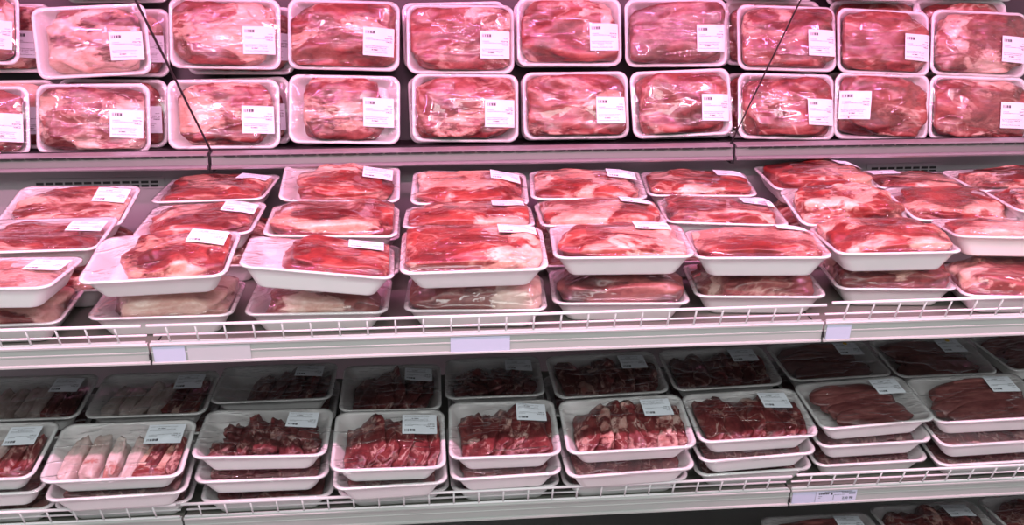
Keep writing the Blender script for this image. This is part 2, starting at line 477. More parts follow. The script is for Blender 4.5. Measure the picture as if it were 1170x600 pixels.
AMB = .58; CEIL = 64; LAMP_F = 15; LAMP_R = 7.5; LAMP_S = 1
FIT={
 'M1':(-0.77, 0.437, 0.122, -0.047, 0.223, 0.002, 0.001),
 'M2':(-0.771, 0.264, 0.12, 0.019, 0.049, 0.003, 0.009),
 'M3':(-0.784, 0.08, 0.115, -0.07, -0.049, 0.011, -0.006),
 'M4':(-0.811, 0.133, 0.023, 0.038, -0.037, -0.005, 0.003),
 'M5':(-0.499, 0.115, 0.125, -0.025, 0.159, 0.043, 0.015),
 'M6':(-0.505, 0.148, 0.026, -0.002, -0.005, -0.008, 0.016),
 'M7':(-0.484, 0.379, 0.105, -0.066, 0.069, 0.038, -0.056),
 'M8':(-0.486, 0.564, 0.116, -0.121, 0.039, 0.052, -0.013),
 'M9':(-0.203, 0.548, 0.128, 0.008, 0.22, -0.044, 0.025),
 'M10':(-0.2, 0.304, 0.122, -0.01, 0.049, -0.032, 0.019),
 'M11':(-0.206, 0.087, 0.127, 0.025, -0.026, -0.129, 0.045),
 'M12':(-0.217, 0.143, 0.027, -0.092, -0.091, -0.008, 0.024),
 'M13':(0.09, 0.512, 0.121, -0.045, 0.155, -0.019, 0.007),
 'M14':(0.079, 0.31, 0.122, -0.041, -0.081, 0.006, 0.026),
 'M15':(0.078, 0.097, 0.13, -0.025, 0.139, 0.018, 0.041),
 'M16':(0.084, 0.136, 0.031, -0.156, -0.093, 0.044, 0.041),
 'M17':(0.362, 0.522, 0.12, -0.073, 0.095, 0.002, 0.008),
 'M18':(0.357, 0.326, 0.118, -0.014, -0.039, 0.008, 0.012),
 'M19':(0.366, 0.139, 0.124, -0.061, 0.023, 0.009, 0.029),
 'M20':(0.367, 0.147, 0.026, -0.192, -0.137, 0.045, 0.022),
 'M21':(0.631, 0.546, 0.11, -0.098, 0.043, 0.007, -0.028),
 'M22':(0.624, 0.327, 0.113, -0.114, -0.036, -0.016, -0.009),
 'M23':(0.636, 0.131, 0.115, -0.114, -0.025, 0.022, 0.001),
 'M24':(0.648, 0.159, 0.019, -0.234, -0.115, 0.067, -0.007),
 'M25':(0.928, 0.573, 0.112, 0.026, 0.05, -0.017, -0.016),
 'M26':(0.915, 0.365, 0.107, 0.015, 0.182, -0.02, -0.049),
 'M27':(0.908, 0.152, 0.109, -0.005, -0.023, -0.006, -0.024),
 'M28':(0.934, 0.176, 0.006, -0.243, -0.186, 0.046, -0.067),
 'M29':(1.185, 0.552, 0.106, -0.111, -0.038, -0.005, -0.035),
 'M30':(1.166, 0.374, 0.106, 0.041, 0.137, -0.028, -0.042),
 'M31':(1.188, 0.188, 0.111, -0.175, -0.139, 0.017, -0.016),
 'M32':(1.177, 0.121, 0.016, -0.298, -0.183, 0.025, -0.02),
 'M33':(1.382, 0.509, 0.118, 0.047, -0.004, 0.002, 0.004),
 'M34':(1.401, 0.357, 0.116, -0.017, -0.014, 0.0, 0.0),
 'T1':(-1.091, 0.34, -0.086, -0.024, -0.001, 0.0, 0.002),
 'T2':(-0.794, 0.307, -0.083, 0.045, 0.085, -0.008, 0.011),
 'T3':(-0.482, 0.323, -0.082, -0.027, 0.062, -0.001, 0.005),
 'T4':(-0.199, 0.317, -0.081, -0.036, 0.059, -0.006, 0.029),
 'T5':(0.084, 0.306, -0.085, -0.015, 0.031, -0.001, 0.008),
 'T6':(0.354, 0.322, -0.085, -0.006, 0.01, -0.006, 0.003),
 'T7':(0.624, 0.318, -0.085, -0.002, 0.026, -0.003, -0.004),
 'T8':(0.91, 0.304, -0.089, -0.029, -0.088, -0.02, -0.015),
 'T9':(1.166, 0.293, -0.092, -0.04, -0.063, -0.038, -0.048),
 'T10':(1.418, 0.286, -0.088, -0.047, -0.006, -0.015, -0.015),
 'B1':(-1.076, 0.121, -0.087, -0.008, -0.008, -0.002, 0.003),
 'B2':(-0.798, 0.124, -0.088, -0.002, -0.033, -0.006, 0.01),
 'B3':(-0.492, 0.131, -0.088, -0.006, -0.022, -0.009, 0.016),
 'B4':(-0.203, 0.138, -0.087, -0.029, -0.039, -0.004, 0.027),
 'B5':(0.092, 0.138, -0.088, -0.021, -0.026, -0.002, 0.003),
 'B6':(0.367, 0.141, -0.088, 0.003, -0.04, -0.002, 0.012),
 'B7':(0.635, 0.143, -0.089, 0.033, -0.022, -0.013, -0.022),
 'B8':(0.907, 0.132, -0.091, -0.029, -0.046, -0.022, -0.03),
 'B9':(1.158, 0.128, -0.091, -0.033, 0.039, -0.022, -0.032),
 'B10':(1.414, 0.119, -0.09, -0.045, 0.009, -0.002, -0.006),
 'L1':(-0.897, 0.314, 0.094, -0.01, 0.016, 0.002, -0.001),
 'L2':(-0.626, 0.311, 0.094, -0.024, 0.016, 0.014, -0.004),
 'L3':(-0.361, 0.337, 0.095, -0.015, -0.074, 0.012, 0.018),
 'L4':(-0.099, 0.301, 0.095, -0.005, -0.007, -0.012, 0.012),
 'L5':(0.135, 0.333, 0.092, -0.02, -0.072, 0.017, -0.007),
 'L6':(0.397, 0.322, 0.096, 0.044, 0.037, -0.001, 0.01),
 'L7':(0.671, 0.337, 0.093, 0.041, 0.02, 0.002, -0.002),
 'L8':(0.944, 0.357, 0.091, 0.076, -0.013, -0.021, -0.018),
 'L9':(1.203, 0.353, 0.093, 0.059, 0.022, -0.032, -0.01),
 'L10':(1.475, 0.381, 0.095, 0.223, 0.021, -0.001, 0.0),
 'F1':(-0.895, 0.063, 0.14, -0.027, 0.073, 0.005, 0.002),
 'F2':(-0.619, 0.044, 0.143, 0.003, 0.082, -0.001, 0.018),
 'F3':(-0.347, 0.088, 0.139, -0.017, -0.032, -0.014, 0.005),
 'F4':(-0.095, 0.047, 0.14, 0.002, 0.035, -0.015, 0.006),
 'F5':(0.137, 0.072, 0.138, -0.02, 0.029, 0.016, -0.004),
 'F6':(0.391, 0.066, 0.142, -0.007, 0.082, 0.029, 0.014),
 'F7':(0.66, 0.09, 0.134, 0.009, 0.028, 0.019, -0.029),
 'F8':(0.924, 0.121, 0.133, 0.046, 0.011, 0.024, -0.026),
 'F9':(1.181, 0.115, 0.137, -0.022, 0.012, 0.033, -0.0),
 'F2b':(-0.623, 0.046, 0.093, 0.038, 0.002, 0.005, -0.005),
 'F2c':(-0.626, 0.07, 0.037, 0.018, 0.002, 0.005, -0.006),
 'F3b':(-0.345, 0.073, 0.095, 0.001, -0.005, -0.005, 0.012),
 'F3c':(-0.344, 0.075, 0.039, 0.027, -0.006, -0.005, 0.015),
 'F5b':(0.13, 0.063, 0.093, 0.051, 0.002, 0.001, -0.005),
 'F6b':(0.38, 0.042, 0.097, 0.044, -0.01, 0.014, 0.022),
}

WL, DL, WS, DS = .2617, .1678, .2247, .1859
LT = (.315, -.10, .073, .066, False)      # label on the upright packs: right of centre
LM = (.31, .17, .068, .056, True)         # on the flat packs: far right corner
LL = (.27, .22, .062, .056, True)
G_T = 'pork joint packs on the upper shelf'
G_M = 'pork joint packs on the middle shelf'
G_L = 'sliced meat packs on the lower shelf'

# name: kind, x0, x1, height, fat, dull, label settings, description
SPEC = {
 'T1': ('joint', .08, .95, .056, .55, .1, LT, 'pack cut by the left picture edge, upper row of the upper shelf'),
 'T2': ('joint', .15, .93, .050, .93, .25, LT, 'deep white tray with pale fatty joint, upper row of upper shelf, behind the left cable'),
 'T3': ('joint', .07, .92, .056, .74, .05, LT, 'joint with pale fat patch in its centre, upper row, just right of the left cable'),
 'T4': ('round', .03, .97, .062, .52, .0, LT, 'round pork joint with red centre filling the tray, upper row of the upper shelf'),
 'T5': ('joint', .03, .99, .058, .55, .05, LT, 'striped red and pink joint, upper row, right of the round joint'),
 'T6': ('joint', .03, .97, .058, .50, .0, LT, 'wide red joint with fat seams, upper row, fifth full pack from the left'),
 'T7': ('joint', .03, .99, .056, .26, .3, LT, 'dull lean dark red joint, upper row, left of the gap behind the right cable'),
 'T8': ('joint', .03, .98, .058, .55, .0, LT, 'joint pack crossed by the right black cable, upper row of the upper shelf'),
 'T9': ('joint', .04, .97, .056, .48, .0, LT, 'dark red joint with pink top edge, upper row, between cable pack and right edge pack'),
 'T10': ('joint', .04, 1., .060, .66, .1, LT, 'mostly pale pink joint, upper row of upper shelf, at the right picture edge'),
 'B1': ('joint', .05, .95, .052, .5, .1, LT, 'pack cut by the left picture edge, standing on the upper shelf ledge'),
 'B2': ('joint', .03, .97, .058, .66, .15, LT, 'joint with pale left half, standing on the ledge of the upper shelf, left end'),
 'B3': ('joint', .10, .90, .056, .60, .0, LT, 'joint pack crossed by the left black cable, standing on the upper shelf ledge'),
 'B4': ('joint', .14, .82, .056, .72, .05, (.31, -.05, .073, .070, False), 'short fatty joint with bare tray at left and tilted label, on the upper ledge'),
 'B5': ('joint', .03, .99, .060, .58, .0, LT, 'pink and red joint bulging over its tray, on the ledge, under the striped joint'),
 'B6': ('joint', .03, .97, .056, .52, .0, LT, 'long joint with mottled pink lower side, on the ledge, fifth full pack from left'),
 'B7': ('joint', .05, .95, .056, .46, .0, LT, 'joint with pale kidney shaped fat mark, on the ledge, under the lean dull joint'),
 'B8': ('joint', .03, .98, .058, .50, .0, LT, 'red joint standing at the foot of the right black cable on the ledge'),
 'B9': ('joint', .04, .92, .060, .44, .0, (-.33, .0, .073, .070, False), 'joint pack with the label on its left side, standing on the ledge'),
 'B10': ('joint', .04, 1., .058, .46, .0, LT, 'dark red veined joint on the ledge, at the right picture edge'),
 'M1': ('joint', .10, .96, .050, .60, .12, LM, 'raised pack with pale left half, back of the middle shelf at far left'),
 'M2': ('joint', .10, .90, .046, .56, .10, LM, 'pack behind the front stack, cut by the left edge, middle shelf'),
 'M3': ('joint', .10, .92, .044, .60, .10, LM, 'upper pack of the front stack cut by the left edge, middle shelf'),
 'M4': ('joint', .10, .93, .058, .55, .35, None, 'lower pack of the front stack cut by the left edge, middle shelf'),
 'M5': ('round', .26, .98, .066, .58, .05, LM, 'steeply tilted pack with bare tray left of the joint, front of the middle shelf'),
 'M6': ('joint', .12, .95, .070, .78, .5, None, 'pale greyish joint in the bottom pack beneath the steeply tilted pack'),
 'M7': ('joint', .10, .95, .058, .56, .1, LM, 'pack directly behind the steeply tilted front pack, middle shelf'),
 'M8': ('joint', .05, .96, .060, .46, .0, LM, 'skewed pack with bright red joint at the back, below the left cable'),
 'M9': ('round', .14, .94, .058, .62, .0, LM, 'propped up pack with wide bare rim, tallest at the back of middle shelf'),
 'M10': ('joint', .06, .97, .068, .54, .0, None, 'pack with label hidden, between the tall back pack and the sloping front pack'),
 'M11': ('joint', .28, .99, .062, .40, .0, (.30, .20, .066, .055, True), 'pack sloping down to the right with bare left end, front of middle shelf'),
 'M12': ('joint', .14, .88, .062, .55, .4, None, 'bottom pack beneath the pack that slopes down to the right'),
 'M13': ('joint', .03, .98, .060, .50, .0, LM, 'back row pack just right of the tall propped pack, middle shelf'),
 'M14': ('joint', .03, .98, .064, .54, .0, LM, 'middle row pack behind the largest front pack at the centre'),
 'M15': ('joint', .01, .99, .070, .60, .0, (.31, .20, .072, .058, True), 'largest front pack at the centre, joint overflowing its tray'),
 'M16': ('joint', .02, .97, .074, .66, .45, None, 'bottom pack with brownish joint beneath the largest front pack'),
 'M17': ('joint', .03, .98, .060, .54, .0, LM, 'back row pack, second to the right of the tall propped pack'),
 'M18': ('joint', .05, .96, .062, .60, .0, LM, 'middle row pack with a pale stripe, right of the one behind the largest pack'),
 'M19': ('joint', .06, .97, .062, .58, .0, (.25, .22, .070, .055, True), 'front top pack immediately right of the largest front pack'),
 'M20': ('joint', .08, .95, .074, .70, .45, None, 'bottom pack with glossy pale joint, second right of the sloping pack'),
 'M21': ('joint', .03, .98, .058, .46, .0, LM, 'back row pack with vivid red joint, left of the right hand cable foot'),
 'M22': ('joint', .04, .97, .062, .50, .1, LM, 'middle row pack with brownish red joint, third right of the tall propped pack'),
 'M23': ('joint', .03, .97, .060, .50, .0, (.30, .30, .06, .045, True), 'front top pack with bare strip of tray behind the joint, right of centre'),
 'M24': ('joint', .06, .94, .064, .50, .35, None, 'bottom pack just left of the rail joint at right, middle shelf'),
 'M25': ('joint', .06, .98, .066, .50, .0, (.34, .2, .06, .055, True), 'pack with high sloping left side, back row below the right cable'),
 'M26': ('round', .03, .97, .074, .56, .0, None, 'tall glossy joint with white highlight, middle row at right'),
 'M27': ('joint', .02, .96, .072, .60, .0, None, 'front top pack on the right stack with pink folded joint and deep front wall'),
 'M28': ('joint', .03, .97, .066, .60, .3, None, 'bottom pack just right of the rail joint at right, middle shelf'),
 'M29': ('joint', .05, .97, .052, .62, .0, (-.30, .25, .066, .05, True), 'back row pack with the label at its left, in front of the vents'),
 'M30': ('joint', .04, .97, .056, .46, .0, None, 'red joint pack on the right, behind the pack cut by the edge'),
 'M31': ('joint', .04, .97, .056, .56, .0, None, 'front top pack cut by the right picture edge, middle shelf'),
 'M32': ('joint', .04, .97, .070, .60, .2, None, 'bottom front pack cut by the right picture edge, middle shelf'),
 'M33': ('joint', .06, .97, .056, .48, .0, None, 'back row pack cut by the right picture edge, middle shelf'),
 'M34': ('joint', .06, .97, .058, .60, .0, None, 'middle row pack barely in view at the right edge, middle shelf'),
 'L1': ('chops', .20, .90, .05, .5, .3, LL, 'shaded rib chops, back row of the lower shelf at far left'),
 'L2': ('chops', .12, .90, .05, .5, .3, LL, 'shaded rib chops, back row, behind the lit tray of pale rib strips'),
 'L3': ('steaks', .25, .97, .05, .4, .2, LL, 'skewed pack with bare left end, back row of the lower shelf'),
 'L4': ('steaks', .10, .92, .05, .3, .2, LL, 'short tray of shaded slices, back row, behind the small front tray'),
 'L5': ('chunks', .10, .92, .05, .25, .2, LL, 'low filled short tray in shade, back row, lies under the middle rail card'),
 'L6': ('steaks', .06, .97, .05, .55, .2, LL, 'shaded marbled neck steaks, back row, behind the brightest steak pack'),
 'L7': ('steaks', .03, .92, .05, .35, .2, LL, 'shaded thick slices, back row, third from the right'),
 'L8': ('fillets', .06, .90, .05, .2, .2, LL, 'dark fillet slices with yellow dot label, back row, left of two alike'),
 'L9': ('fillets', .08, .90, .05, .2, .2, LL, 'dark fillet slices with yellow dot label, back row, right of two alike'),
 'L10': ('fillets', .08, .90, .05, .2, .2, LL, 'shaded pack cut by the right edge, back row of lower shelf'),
 'F1': ('chops', .15, .95, .05, .5, .1, LL, 'topmost chop pack cut by the left picture edge, lower shelf'),
 'F2': ('chops', .10, .97, .05, .55, .1, (.29, .22, .072, .058, True), 'pale rib strips side by side in a white tray, lower shelf, topmost of its stack'),
 'F3': ('chunks', .10, .97, .05, .32, .2, LL, 'chunky dark meat pieces, top of the second stack on the lower shelf'),
 'F4': ('steaks', .06, .95, .05, .50, .0, (.27, .20, .070, .066, True), 'small squarish tray of pink meat slices, top of stack, lower shelf'),
 'F5': ('steaks', .06, .96, .05, .46, .0, LL, 'squarish tray of dark red slices, top of stack, right of the small pink one'),
 'F6': ('steaks', .05, .98, .05, .66, .0, LL, 'brightest tray of marbled neck steaks, top of its stack, lower shelf'),
 'F7': ('steaks', .04, .97, .05, .48, .0, LL, 'deep red steaks with thin fat lines, top of stack, left of the fillets'),
 'F8': ('fillets', .12, .86, .05, .3, .1, (.30, .26, .062, .056, True), 'smooth fillet slices with bare tray at right, top of stack above printed tag'),
 'F9': ('fillets', .10, .97, .05, .22, .1, LL, 'dark fillet slices, top of the rightmost stack on the lower shelf'),
}
FIT_ADJ = {'M12': (.0, .0), }

def put(key, shelf, fit, spec, w=None, d=None, rs=0, group=None, dot=False, name='meat_package', cat='packed meat'):
    x, s, h, rz, dt, tr, dw = fit
    B, base = frame(shelf, x, s, h, rz, dt, tr)
    kind, x0, x1, H, fat, dull, lab, text = spec
    return package(name, B, base, w, d, kind, x0, x1, H, fat, dull, lab, text, cat, group, rs, 0., dot)

for i, (k, f) in enumerate(FIT.items()):
    if k not in SPEC: continue
    sh = {'T': 't', 'B': 't', 'M': 'm', 'L': 'l', 'F': 'l'}[k[0]]
    f = list(f)
    sp = list(SPEC[k])
    if sh == 't': sp[4] -= .06; sp[5] += .22  # upper shelf meat toned darker in colour, standing in for weaker exposure
    if sh == 'm' and f[2] > .06: sp[4] = min(1, sp[4] + .06); sp[3] -= .009  # raised fat share paints in the brighter light on this shelf
    if k == 'M26': sp[3] += .008
    small = k in ('F4', 'F5', 'L4', 'L5')
    w, d = (WS, DS) if small else (WL*(1+f[6]), DL)
    if sh == 'm' and f[2] < .06:           # bottom packs lie flat on the deck under their upper pack
        f[3] *= .35; f[4] = 0; f[5] = 0; f[2] = FLOOR_M+TH+.001
    put(k, sh, f, tuple(sp), w, d, rs=101+i*17, group={'t': G_T, 'm': G_M, 'l': G_L}[sh], dot=k in ('L8', 'L9'))

# packs lower in the stacks
rr = random.Random(5)
under = {'M1': 'raised pack at far left back', 'M2': 'second row pack at the left edge', 'M7': 'pack behind the steeply tilted one', 'M8': 'skewed back pack', 'M9': 'tall propped up pack',
 'M10': 'pack between tall and sloping packs', 'M13': 'back pack right of the tall one', 'M14': 'pack behind the largest front pack', 'M17': 'second back pack right of the tall one', 'M18': 'striped middle row pack',
 'M21': 'vivid red back pack', 'M22': 'brownish middle row pack', 'M25': 'back pack below the right cable', 'M26': 'tall glossy joint', 'M29': 'pack before the vents', 'M30': 'red joint pack at right',
 'M33': 'back pack cut by the right edge', 'M34': 'middle row pack at the right edge'}
for i, (k, t) in enumerate(under.items()):
    f = list(FIT[k]); f[2] = FLOOR_M+TH+.001; f[3] *= .4; f[4] = 0; f[5] = 0
    f[1] = {'M1': .44, 'M8': .52, 'M9': .53, 'M13': .52, 'M17': .52, 'M21': .53, 'M25': .54, 'M29': .54, 'M33': .53}.get(k, f[1]+.02)
    put(k, 'm', f, ('joint', .06, .94, .066, .55, .2, None, 'bottom layer pork pack under the ' + t), WL, DL, 900+i, G_M)
H2, H1 = .0915, FLOOR_L+TH+.001
stack = [('F1', 'stack cut by the left edge'), ('F2', 'pale rib strips'), ('F3', 'chunky dark meat pieces'), ('F4', 'small squarish tray of pink slices'), ('F5', 'squarish tray of dark red slices'),
 ('F6', 'brightest marbled neck steaks'), ('F7', 'deep red steaks'), ('F8', 'smooth fillet slices above the tag'), ('F9', 'fillets of the rightmost stack')]
KIND = {'F1': 'flat', 'F2': 'flat', 'F3': 'flat', 'F4': 'flat', 'F5': 'flat', 'F6': 'flat', 'F7': 'flat', 'F8': 'flat', 'F9': 'flat'}
POS2 = {'F2': (-.620, .048, .03), 'F3': (-.347, .079, -.01), 'F4': (-.095, .052, .03), 'F5': (.135, .065, .03), 'F6': (.386, .050, .045), 'F7': (.659, .086, .06), 'F8': (.925, .115, .028), 'F9': (1.185, .095, .03)}
POS1 = {'F2': (-.624, .064, .02), 'F3': (-.343, .074, .012), 'F4': (-.091, .050, .04), 'F5': (.137, .070, .035), 'F6': (.387, .044, .05), 'F7': (.664, .100, .06), 'F8': (.925, .112, .04), 'F9': (1.192, .095, .035)}
for i, (k, t) in enumerate(stack):
    f = FIT[k]; w, d = (WS, DS) if k in ('F4', 'F5') else (WL*(1+f[6]), DL)
    p = POS2.get(k, (f[0]+rr.uniform(-.006, .006), f[1]+rr.uniform(-.002, .01), rr.uniform(-.015, .02)))
    pale = .75 if k in ('F2', 'F1') else .4
    put(k, 'l', (p[0], p[1], min(H2, f[2]-TH-.0015), p[2], 0, 0, 0), (KIND[k], .08, .94, .03, pale, .1, None, 'middle pack of the stack of three under the ' + t), w, d, 400+i, G_L)
    p = POS1.get(k, (f[0]+rr.uniform(-.008, .008), f[1]+rr.uniform(.006, .016), rr.uniform(-.02, .02)))
    put(k, 'l', (p[0], max(p[1], d/2+.001), H1, p[2]*.5, 0, 0, 0), (KIND[k], .08, .94, .03, pale, .1, None, 'bottom pack of the stack of three under the ' + t), w, d, 500+i, G_L)
for i in range(1, 11):
    k = 'L%d' % i; f = FIT[k]; w, d = (WS, DS) if k in ('L4', 'L5') else (WL*(1+f[6]), DL)
    put(k, 'l', (f[0]+rr.uniform(-.006, .006), f[1]+.006, H1, f[3]*.6, 0, 0, 0), ('flat', .08, .94, .03, .4, .2, None,
        'bottom pack under the %s back row pack from the left, lower shelf' % ('first second third fourth fifth sixth seventh eighth ninth tenth'.split()[i-1])), w, d, 600+i, G_L)

# packs standing behind the front layer of the upper shelf
ORD = 'first second third fourth fifth sixth seventh eighth ninth tenth'.split()
rear = {1: (.045, .0), 2: (.030, -.012), 3: (.022, -.010), 4: (.0, .0), 5: (-.012, .0), 6: (.0, .0), 7: (.030, .0), 8: (-.012, .0), 9: (.012, .0), 10: (-.01, 0)}
for i in range(1, 11):
    for row, s in (('T', .332), ('B', .146)):
        f = FIT['%s%d' % (row, i)]; dx, ds = rear[i]
        if row == 'B': dx *= .8
        put('', 't', (f[0]+dx, s+(ds if row == 'T' else 0), -.160, rr.uniform(-.02, .02), 0, 0, 0), ('joint', .06, .94, .046, .5, .1, LT,
            'rear layer pork pack standing behind the %s pack of the %s row, upper shelf' % (ORD[i-1], 'upper' if row == 'T' else 'ledge')), WL*(1+min(0, f[6])), DL, 700+i*2+(row == 'T'), G_T)
third = {2: (-.775, .497, -.095), 8: (.870, .492, -.10), 9: (1.150, .482, -.088), 10: (1.42, .492, -.10)}
for i, (x, s, h) in third.items():
    put('', 't', (x, s, h, -.02 if i > 2 else 0, .0, 0, 0), ('joint', .06, .94, .05, .55, .05, LT,
        'third row pork pack mostly above the picture, over the %s column of the upper shelf' % ORD[i-1]), WL*(.93 if i > 7 else 1), DL, 800+i, G_T)
    put('', 't', (x+.02, s+.005, -.165, 0, .0, 0, 0), ('joint', .06, .94, .04, .55, .05, None,
        'rear pork pack behind the third row, over the %s column of the upper shelf' % ORD[i-1]), WL*.95, DL, 850+i, G_T)

# ------------------------------------------------------------------ the cabinet
def thing(name, label, cat, loc=(0, 0, 0), group=None):
    o = bpy.data.objects.new(name, None); C.objects.link(o); o.location = loc; o.empty_display_size = .1
    o['label'] = label; o['category'] = cat
    if group: o['group'] = group
    return o

def part(name, bm, m, parent, smooth=False):
    me = bm_mesh(bm, name, smooth)
    if parent is not None:
        me.transform(Matrix.Translation(-parent.location))
    return link(name, me, m, parent)

MODS = [(XA-W, XA, 'left'), (XA, XA+W, 'middle'), (XA+W, XA+2*W, 'right')]
gap = .004
LEAN = math.radians(-9)
def rail_profile(Y, Z, h, th=.006):
    f = Vector((0, -math.sin(LEAN), -math.cos(LEAN))); nrm = Vector((0, -math.cos(LEAN), math.sin(LEAN)))
    P = lambda a, b: tuple((Vector((0, Y, Z)) + f*a + nrm*b)[1:])
    # flat face with a rolled lip at the top and a fatter lip at the foot, two faint grooves
    return [P(-.001, -th), P(-.002, .0005), P(.000, .0035), P(.0035, .0035), P(.005, 0), P(h*.40, 0), P(h*.42, .0008), P(h*.47, .0008), P(h*.49, 0), P(h*.86, 0),
            P(h*.90, .0038), P(h*.97, .0042), P(h, .002), P(h, -th)]

def display_shelf(Y, Z, tilt, floor, depth, zname, rail_h, steps):
    Sv = Vector((0, math.cos(tilt), math.sin(tilt))); N = Vector((0, -math.sin(tilt), math.cos(tilt)))
    O = Vector((0, Y, Z))
    fd = Vector((0, -math.cos(math.radians(66)), math.sin(math.radians(66))))
    for a, b, side in MODS:
        t = thing('display_shelf', 'white wire fronted %s shelf section, %s of three, carrying meat packs' % (zname, side), 'shelf', ((a+b)/2, Y, Z), 'shelf sections of the meat cabinet')
        a2, b2 = a+gap/2, b-gap/2
        bm = bmesh.new()
        P = lambda s, h: tuple((O + Sv*s + N*h)[1:])
        add_prism(bm, [P(.006, floor), P(depth, floor), P(depth, floor-.018), P(.012, floor-.018)], a2, b2)
        k = 0
        for s in np.arange(.02, .10, .02):                        # ribs at the front of the deck
            add_prism(bm, [P(s, floor-.0005), P(s+.003, floor+.0006), P(s+.007, floor+.0006), P(s+.010, floor-.0005)], a2, b2)
        part('deck', bm, DECK, t)
        bm = bmesh.new(); add_prism(bm, rail_profile(Y, Z, rail_h), a2, b2); part('price_rail', bm, ENAMEL, t)
        # wire guard leaning over the rail
        bm = bmesh.new(); H = .043; fz = Vector((0, Y+.004, Z+.001))
        up_off = steps.get(side, 0)
        A = lambda x, k: Vector((x, 0, 0)) + fz + fd*(k*H)
        top = 1 + up_off
        add_tube(bm, A(a2+.002, top), A(b2-.004, top), .0030); add_tube(bm, A(a2+.002, .04), A(b2-.004, .04), .0026)
        q = Vector((0, .013, .006)); add_tube(bm, A(a2+.004, .1)+q, A(b2-.004, .1)+q, .0022)
        x = a2+.035
        while x < b2-.01:
            add_tube(bm, A(x, 0), A(x, top), .0019, 6); x += .0505
        me = bm_mesh(bm, 'wire_guard', True); g = link('wire_guard', me, WIRE)
        g['label'] = 'white wire guard along the front of the %s shelf, %s section' % (zname, side); g['category'] = 'wire guard'; g['group'] = 'wire guards on the shelf fronts'
        # bracket end at the joint
        bm = bmesh.new(); add_box(bm, b-.0018, b+.0018, Y-.001, Y+depth-.02, Z-.030, Z-.020)
        part('bracket', bm, DARK, t)

display_shelf(YM, ZM, TM, FLOOR_M, .655, 'middle level', .042, {'right': .12})
display_shelf(YL, ZL, TL, FLOOR_L, .50, 'lower level', .040, {'right': .10})

# upper shelf: ledge, sloped back, wide aluminium nosing
ZF = ZT + .0125                                                  # floor the upright packs stand on
for a, b, side in MODS:
    t = thing('display_shelf', 'metal upper level shelf section with grey price strip, %s of three' % side, 'shelf', ((a+b)/2, YT, ZT), 'shelf sections of the meat cabinet')
    a2, b2 = a+.0045, b-.0045
    bm = bmesh.new()
    add_prism(bm, [(YT+.070, ZF-.001), (YT+.36, ZF-.001), (YT+.36, ZF-.012), (YT+.070, ZF-.012)], a2, b2); part('deck', bm, BACKM, t)
    bm = bmesh.new()
    add_prism(bm, [(YT+.070, ZF+.004), (YT+.034, ZF+.008), (YT+.030, ZT+.030), (YT+.004, ZT+.027), (YT-.001, ZT+.024), (YT+.003, ZT+.021), (YT+.009, ZT+.020), (YT+.004, ZT+.001), (YT-.003, ZT-.001), (YT-.007, ZT-.004), (YT-.005, ZT-.008), (YT+.012, ZT-.009), (YT+.012, ZT-.003), (YT+.070, ZF-.012)], a2, b2)
    part('nosing', bm, ALU, t)
    bm = bmesh.new()
    add_prism(bm, [(YT+.0085, ZT+.0195), (YT+.0032, ZT+.0008), (YT+.0020, ZT+.0010), (YT+.0074, ZT+.0200)], a2+.001, b2-.001); part('price_strip', bm, STRIP, t)
    bm = bmesh.new()
    add_prism(bm, [(YT+.0305, ZT+.0305), (YT+.0695, ZF+.0045), (YT+.0695, ZF+.0065), (YT+.0335, ZT+.0325)], a2, b2); part('rubber_seal', bm, DARK, t)
    bm = bmesh.new(); x = a2+.03                                  # row of short slots pressed in the nosing
    while x < b2-.03:
        add_box(bm, x, x+.026, YT-.0016, YT+.002, ZT+.0212, ZT+.0228); x += .031
    part('slot', bm, DARK, t)
    bm = bmesh.new()
    add_box(bm, b-.0044, b+.0044, YT+.013, YT+.055, ZT-.02, ZT+.028); part('bracket', bm, DARK, t)
    # sloped rear support
    cN, sN = -.205, 0
    Sv = Vector((0, math.cos(TT), math.sin(TT))); N = Vector((0, -math.sin(TT), math.cos(TT))); O = Vector((0, YT, ZT))
    P = lambda s, h: tuple((O+Sv*s+N*h)[1:])
    bm = bmesh.new(); add_prism(bm, [P(.075, -.216), P(.66, -.216), P(.66, -.224), P(.078, -.224)], a2, b2); me = bm_mesh(bm, 'back_support'); g = link('back_support', me, BACKM)
    g['label'] = 'dark sloped panel behind the upright packs, %s section of the upper shelf' % side; g['category'] = 'panel'

# vented wall behind the middle shelf
YB = YT+.066
wall = None
bm = bmesh.new(); add_box(bm, XA-W, XA+2*W, YB, YB+.02, -1.35, ZT-.013)
o = part('wall_back', bm, PANEL, None); o['kind'] = 'structure'
bm = bmesh.new(); add_box(bm, XA-W, XA+2*W, 2.74, 2.78, -1.40, .42)
o = part('wall_rear', bm, BACKM, None); o['kind'] = 'structure'
def vent(x0, n, z, label):
    t = thing('air_vent', label, 'vent', (x0, YB, z), 'air vents in the cabinet back')
    bm = bmesh.new(); add_box(bm, x0-.012, x0+n*.022+.010, YB-.0022, YB-.0002, z-.016, z+.012); part('plate', bm, PANEL, t)
    bm = bmesh.new()
    for i in range(n):
        for dz in (0, -.009): add_box(bm, x0+i*.022, x0+i*.022+.017, YB-.0030, YB-.0019, z+dz-.0028, z+dz+.0028)
    part('slot', bm, DARK, t)
vent(-.93, 13, -.513, 'slotted vent in the back wall above the left middle shelf packs')
vent(1.12, 8, -.513, 'slotted vent in the back wall above the right middle shelf packs')
bm = bmesh.new(); add_box(bm, XA-W, XA+2*W, YB-.0008, YB-.0001, ZT-.014, ZT-.0135)

